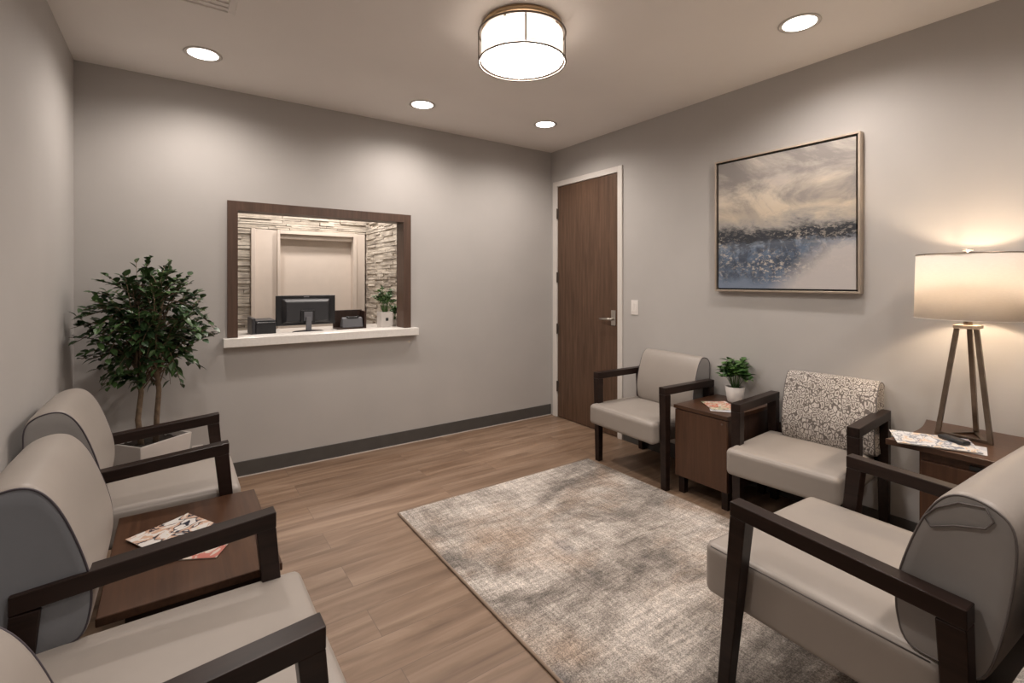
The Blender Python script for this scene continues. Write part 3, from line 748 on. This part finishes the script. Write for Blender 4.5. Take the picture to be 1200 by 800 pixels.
bx('drawer_slot', -.2115, -.2002, -.34, .10, .580, .596, M['slot'], lt)
bx('plinth', -.17, .24, -.33, .23, 0, .0595, M['espresso'], lt)

# dark unit behind the near right chair
dk = thing('dark_cabinet', 'dark wooden cabinet behind the near right armchair at the frame edge', 'cabinet', (-1.25, -3.825, 0), 0)
bx('body', -.42, .42, -.22, .235, 0, .715, M['espresso'], dk, bevel=.002); bx('tabletop', -.43, .43, -.23, .245, .7155, .74, M['espresso'], dk, bevel=.002)

# ------------------------------------------------------------------ magazines
def magazine(label, x, y, z, rz, w_, h_, t_, mat, curl=.0, group=None):
    o = thing('magazine', label, 'magazine', (x, y, z), math.radians(rz), group)
    bx('pages', -w_ / 2 + .001, w_ / 2 - .002, -h_ / 2 + .002, h_ / 2 - .002, 0.0003, t_ - .0012, M['paper'], o)
    bm = bmesh.new(); n = 8; R_ = []
    for i in range(n + 1):
        u = -w_ / 2 + w_ * i / n; z_ = t_ - .0001 + curl * max(0, (i / n - .6)) ** 2
        R_.append([bm.verts.new((u, -h_ / 2, z_)), bm.verts.new((u, h_ / 2, z_)), bm.verts.new((u, h_ / 2, z_ - .001)), bm.verts.new((u, -h_ / 2, z_ - .001))])
    for A, B in zip(R_, R_[1:]):
        for k in range(4): bm.faces.new((A[k], A[(k + 1) % 4], B[(k + 1) % 4], B[k]))
    bm.faces.new(R_[0]); bm.faces.new(R_[-1][::-1])
    finish('cover', bm, mat, o)
    return o
magazine('magazine with a warm pink cover edge under the portrait magazine', -3.04, -1.80, .4502, 62, .20, .27, .004, M['cov_e'])
magazine('magazine with dark portrait on white cover on the low left table', -3.06, -1.735, .4545, 28, .20, .27, .004, M['cov_b'], .02)
magazine('folded white leaflet with green print beneath the red-dish magazine', -.33, -2.045, .5502, -55, .15, .21, .003, M['cov_d'])
magazine('magazine with a red and cream cover on the walnut cabinet', -.315, -2.01, .5535, -38, .15, .20, .003, M['cov_a'], .02)
magazine('white leaflet sticking out from under the blue magazine', -.425, -3.135, .6402, 12, .13, .20, .002, M['cov_d'])
magazine('blue and white magazine with cups on its cover beside the lamp', -.43, -3.07, .6425, 25, .20, .27, .005, M['cov_c'])
gl = thing('sunglasses_case', 'small black case on top of the blue magazine by the lamp', 'case', (-.375, -3.125, .6482), math.radians(60))
bm = bmesh.new(); rcushion(bm, -.055, .055, -.02, .02, 0, .016, .006, .002, 4); finish('case_shell', bm, M['black'], gl, smooth=True)
bx('clasp', -.012, .012, -.0215, -.0202, .005, .011, M['nickel'], gl)

# ------------------------------------------------------------------ plant on the cabinet
small_plant('potted_plant', 'small leafy plant in a round white pot on the walnut cabinet', (-.118, -2.0, .5502), (.046, .060, .098), 34, .105, .20, .056, 5)

# ------------------------------------------------------------------ table lamp
lp = thing('table_lamp', 'table lamp with white drum shade and bronze tripod frame', 'lamp', (-.212, -3.135, .6403), math.radians(-4))
bm = bmesh.new()
# open trapezoid front plus a rear leg
def bar(bm, a, b, r=.0085):
    tube(bm, [a, b], r * 1.35, 4)
def flat(bm, x0, x1, y0, y1, z0, z1): box(bm, x0, x1, y0, y1, z0, z1)
LX = -.055
legs = [((LX, .088, .0), (LX * .3, .033, .475)), ((LX, -.088, .0), (LX * .3, -.033, .475)), ((.10, 0, 0), (.02, 0, .475))]
for a, b in legs:
    bm = bmesh.new(); A, B = Vector(a), Vector(b); h_ = .0085
    hexa(bm, [A + Vector((x, y, 0)) for x, y in ((-h_, -h_), (h_, -h_), (h_, h_), (-h_, h_))], [B + Vector((x, y, 0)) for x, y in ((-h_, -h_), (h_, -h_), (h_, h_), (-h_, h_))])
    finish('leg', bm, M['bronze'], lp, bevel=.001)
bm = bmesh.new(); box(bm, LX - .0085, LX + .0085, -.0795, .0795, .0002, .013)
hexa(bm, [(LX, .0795, .0), (LX, .0625, 0), (.0915, -.0085, 0), (.0915, .0085, 0)], [(LX, .0795, .009), (LX, .0625, .009), (.0915, -.0085, .009), (.0915, .0085, .009)])
hexa(bm, [(LX, -.0625, .0), (LX, -.0795, 0), (.0915, -.0085, 0), (.0915, .0085, 0)], [(LX, -.0625, .009), (LX, -.0795, .009), (.0915, -.0085, .009), (.0915, .0085, .009)])
finish('base_frame', bm, M['bronze'], lp)
bx('top_plate', -.036, .036, -.042, .042, .4755, .492, M['champagne'], lp, bevel=.002)
bm = bmesh.new(); tube(bm, [(0, 0, .4925), (0, 0, .60)], .015, 16); tube(bm, [(0, 0, .60), (0, 0, .81)], .004, 8); finish('stem', bm, M['bronze'], lp)
bm = bmesh.new()
rx, ry_ = .170, .186
lathe(bm, [(1.0, .518), (.965, .803)], 72, rx, ry_)
sh = finish('lamp_shade', bm, M['shade'], lp, smooth=True)
md = sh.modifiers.new('solid', 'SOLIDIFY'); md.thickness = .0015
bm = bmesh.new(); ring(bm, 0, 0, .803, rx * .965, .0022, 72, 6, ry_ * .965)
for k in range(3):
    a = k * 2 * PI / 3 + .4; tube(bm, [(0, 0, .80), (rx * .965 * math.cos(a), ry_ * .965 * math.sin(a), .80)], .0018, 6)
finish('shade_ring', bm, M['bronze'], sh)
bm = bmesh.new(); ring(bm, 0, 0, .518, rx, .0016, 72, 6, ry_); finish('hem_ring', bm, M['shade'], sh)
bm = bmesh.new(); lathe(bm, [(.0005, .81), (.006, .81), (.007, .816), (.018, .819), (.018, .825), (.0005, .826)], 20); finish('finial', bm, M['nickel'], lp, smooth=True)
bm = bmesh.new(); bmesh.ops.create_uvsphere(bm, u_segments=16, v_segments=10, radius=.032, matrix=Matrix.Translation((0.0, 0.0, .665)))
finish('bulb', bm, M['bulb'], lp, smooth=True)

# ------------------------------------------------------------------ flush ceiling light
fl = thing('ceiling_light', 'round flush drum ceiling light with a glowing shade and thin metal rings', 'ceiling light', (-1.652, -1.782, 2.6), 0)
bm = bmesh.new(); lathe(bm, [(.192, 0), (.200, -.010), (.200, -.024), (.190, -.030), (.185, -.012), (.192, 0)], 72); finish('canopy_ring', bm, M['brass'], fl, smooth=True)
for k in range(4):
    bm = bmesh.new(); a = k * PI / 2 + .5; tube(bm, [(.186 * math.cos(a), .186 * math.sin(a), -.01), (.186 * math.cos(a), .186 * math.sin(a), -.05)], .006, 8); finish('standoff', bm, M['bronze'], fl)
bm = bmesh.new(); lathe(bm, [(.203, -.052), (.203, -.176)], 72); s_ = finish('drum_shade', bm, M['flush_shade'], fl, smooth=True)
bm = bmesh.new(); ring(bm, 0, 0, -.048, .216, .0046, 80, 6); finish('rim_ring', bm, M['steel'], fl, smooth=True)
bm = bmesh.new(); ring(bm, 0, 0, -.188, .216, .0046, 80, 6); finish('rim_ring', bm, M['steel'], fl, smooth=True)
for k in range(4):
    a = k * PI / 2 - .55; bm = bmesh.new(); tube(bm, [(.216 * math.cos(a), .216 * math.sin(a), -.05), (.216 * math.cos(a), .216 * math.sin(a), -.19)], .0036, 6); finish('rod', bm, M['steel'], fl)
bm = bmesh.new(); lathe(bm, [(.0005, -.181), (.198, -.181), (.203, -.177)], 64); df = finish('diffuser', bm, M['em_flush'], fl)
bm = bmesh.new(); lathe(bm, [(.2015, -.1765), (.2015, -.174), (.0005, -.174), (.0005, -.1765), (.2015, -.1765)], 64); finish('glow_block_disc', bm, M['socket'], df)  # unseen white disc added to block the diffuser's upward glow

# ------------------------------------------------------------------ recessed downlights
def light(name, kind, loc, power, col, rot=(0, 0, 0), **k):
    ld = bpy.data.lights.new(name, kind); ld.energy = power; ld.color = col
    for a, v in k.items(): setattr(ld, a, v)
    o = bpy.data.objects.new(name, ld); COL.objects.link(o); o.location = loc; o.rotation_euler = rot; return o
WARM = (1, .905, .835)
spots = [(-2.945, -.515, 'recessed downlight near the left wall above the potted tree'), (-1.606, -.492, 'recessed downlight above the right end of the pass-through window'),
         (-.60, -.656, 'recessed downlight in the corner in front of the door'), (-.539, -2.584, 'recessed downlight over the patterned chair on the right')]
proto = None
for x, y, lab in spots:
    if proto is None:
        proto = thing('recessed_light', lab, 'downlight', (x, y, H), 0, 'recessed ceiling downlights')
        bm = bmesh.new(); lathe(bm, [(.074, -.0005), (.092, -.0005), (.094, -.004), (.080, -.006), (.074, -.003)], 48); finish('trim_ring', bm, M['white'], proto, smooth=True)
        bm = bmesh.new(); lathe(bm, [(.0005, -.003), (.079, -.003), (.079, -.001), (.0005, -.001)], 40); finish('lens', bm, M['em_disc'], proto)
    else:
        c = proto.copy(); COL.objects.link(c); c.location = (x, y, H); c['label'] = lab
        for ch in proto.children:
            q = ch.copy(); COL.objects.link(q); q.parent = c
UNSEEN_SPOTS = [(-2.95, -2.7), (-1.7, -3.9), (-.55, -4.0)]  # unseen spots added off-frame to light the left chairs, no fixtures
for i, (x, y) in enumerate([(a, b) for a, b, _ in spots] + UNSEEN_SPOTS):
    light('downlight', 'SPOT', (x, y, H - .012), 51, WARM, spot_size=math.radians(162), spot_blend=.85, shadow_soft_size=.06)
light('flush_glow', 'POINT', (-1.652, -1.782, H - .08), 1.5, WARM, shadow_soft_size=.06)
light('reception_downlight', 'SPOT', (-1.62, 1.15, H - .05), 44, WARM, spot_size=math.radians(120), spot_blend=.6, shadow_soft_size=.06)
light('reception_downlight', 'SPOT', (-2.42, 1.2, H - .05), 28, WARM, spot_size=math.radians(120), spot_blend=.6, shadow_soft_size=.06)
light('reception_downlight', 'SPOT', (-2.1, .7, H - .05), 20, WARM, spot_size=math.radians(140), spot_blend=.6, shadow_soft_size=.06)

# ceiling vent (its edge shows at the top of the picture)
vt_ = thing('ceiling_vent', 'white square ceiling vent cut off by the top edge of the picture', 'vent', (-3.0, -1.22, H), 0)
bm = bmesh.new(); box(bm, -.16, .16, .13, .16, -.008, -.0005); box(bm, -.16, .16, -.16, -.13, -.008, -.0005); box(bm, -.16, -.13, -.13, .13, -.008, -.0005); box(bm, .13, .16, -.13, .13, -.008, -.0005)
finish('vent_frame', bm, M['ceiling'], vt_, bevel=.002)
for k in range(6): bx('louvre', -.128, .128, -.11 + k * .04, -.09 + k * .04, -.006, -.001, M['ceiling'], vt_)

# ------------------------------------------------------------------ world, camera
wd_ = bpy.data.worlds.new('world'); scene.world = wd_; wd_.use_nodes = True
wd_.node_tree.nodes['Background'].inputs[0].default_value = (.5, .42, .36, 1); wd_.node_tree.nodes['Background'].inputs[1].default_value = .05
cam = bpy.data.cameras.new('camera'); co = bpy.data.objects.new('camera', cam); COL.objects.link(co)
cam.sensor_width = 36; cam.lens = 36 * 568 / 1200; cam.shift_x = 0; cam.shift_y = -71 / 1200; cam.clip_start = .02
co.location = (-3.075, -3.740, 1.3255); co.rotation_euler = (PI / 2, 0, -math.atan2(395, 568))
scene.camera = co
scene.view_settings.view_transform = 'Standard'; scene.view_settings.look = 'None'; scene.view_settings.gamma = 1; scene.view_settings.use_curve_mapping = False
scene.view_settings.exposure = 0.34
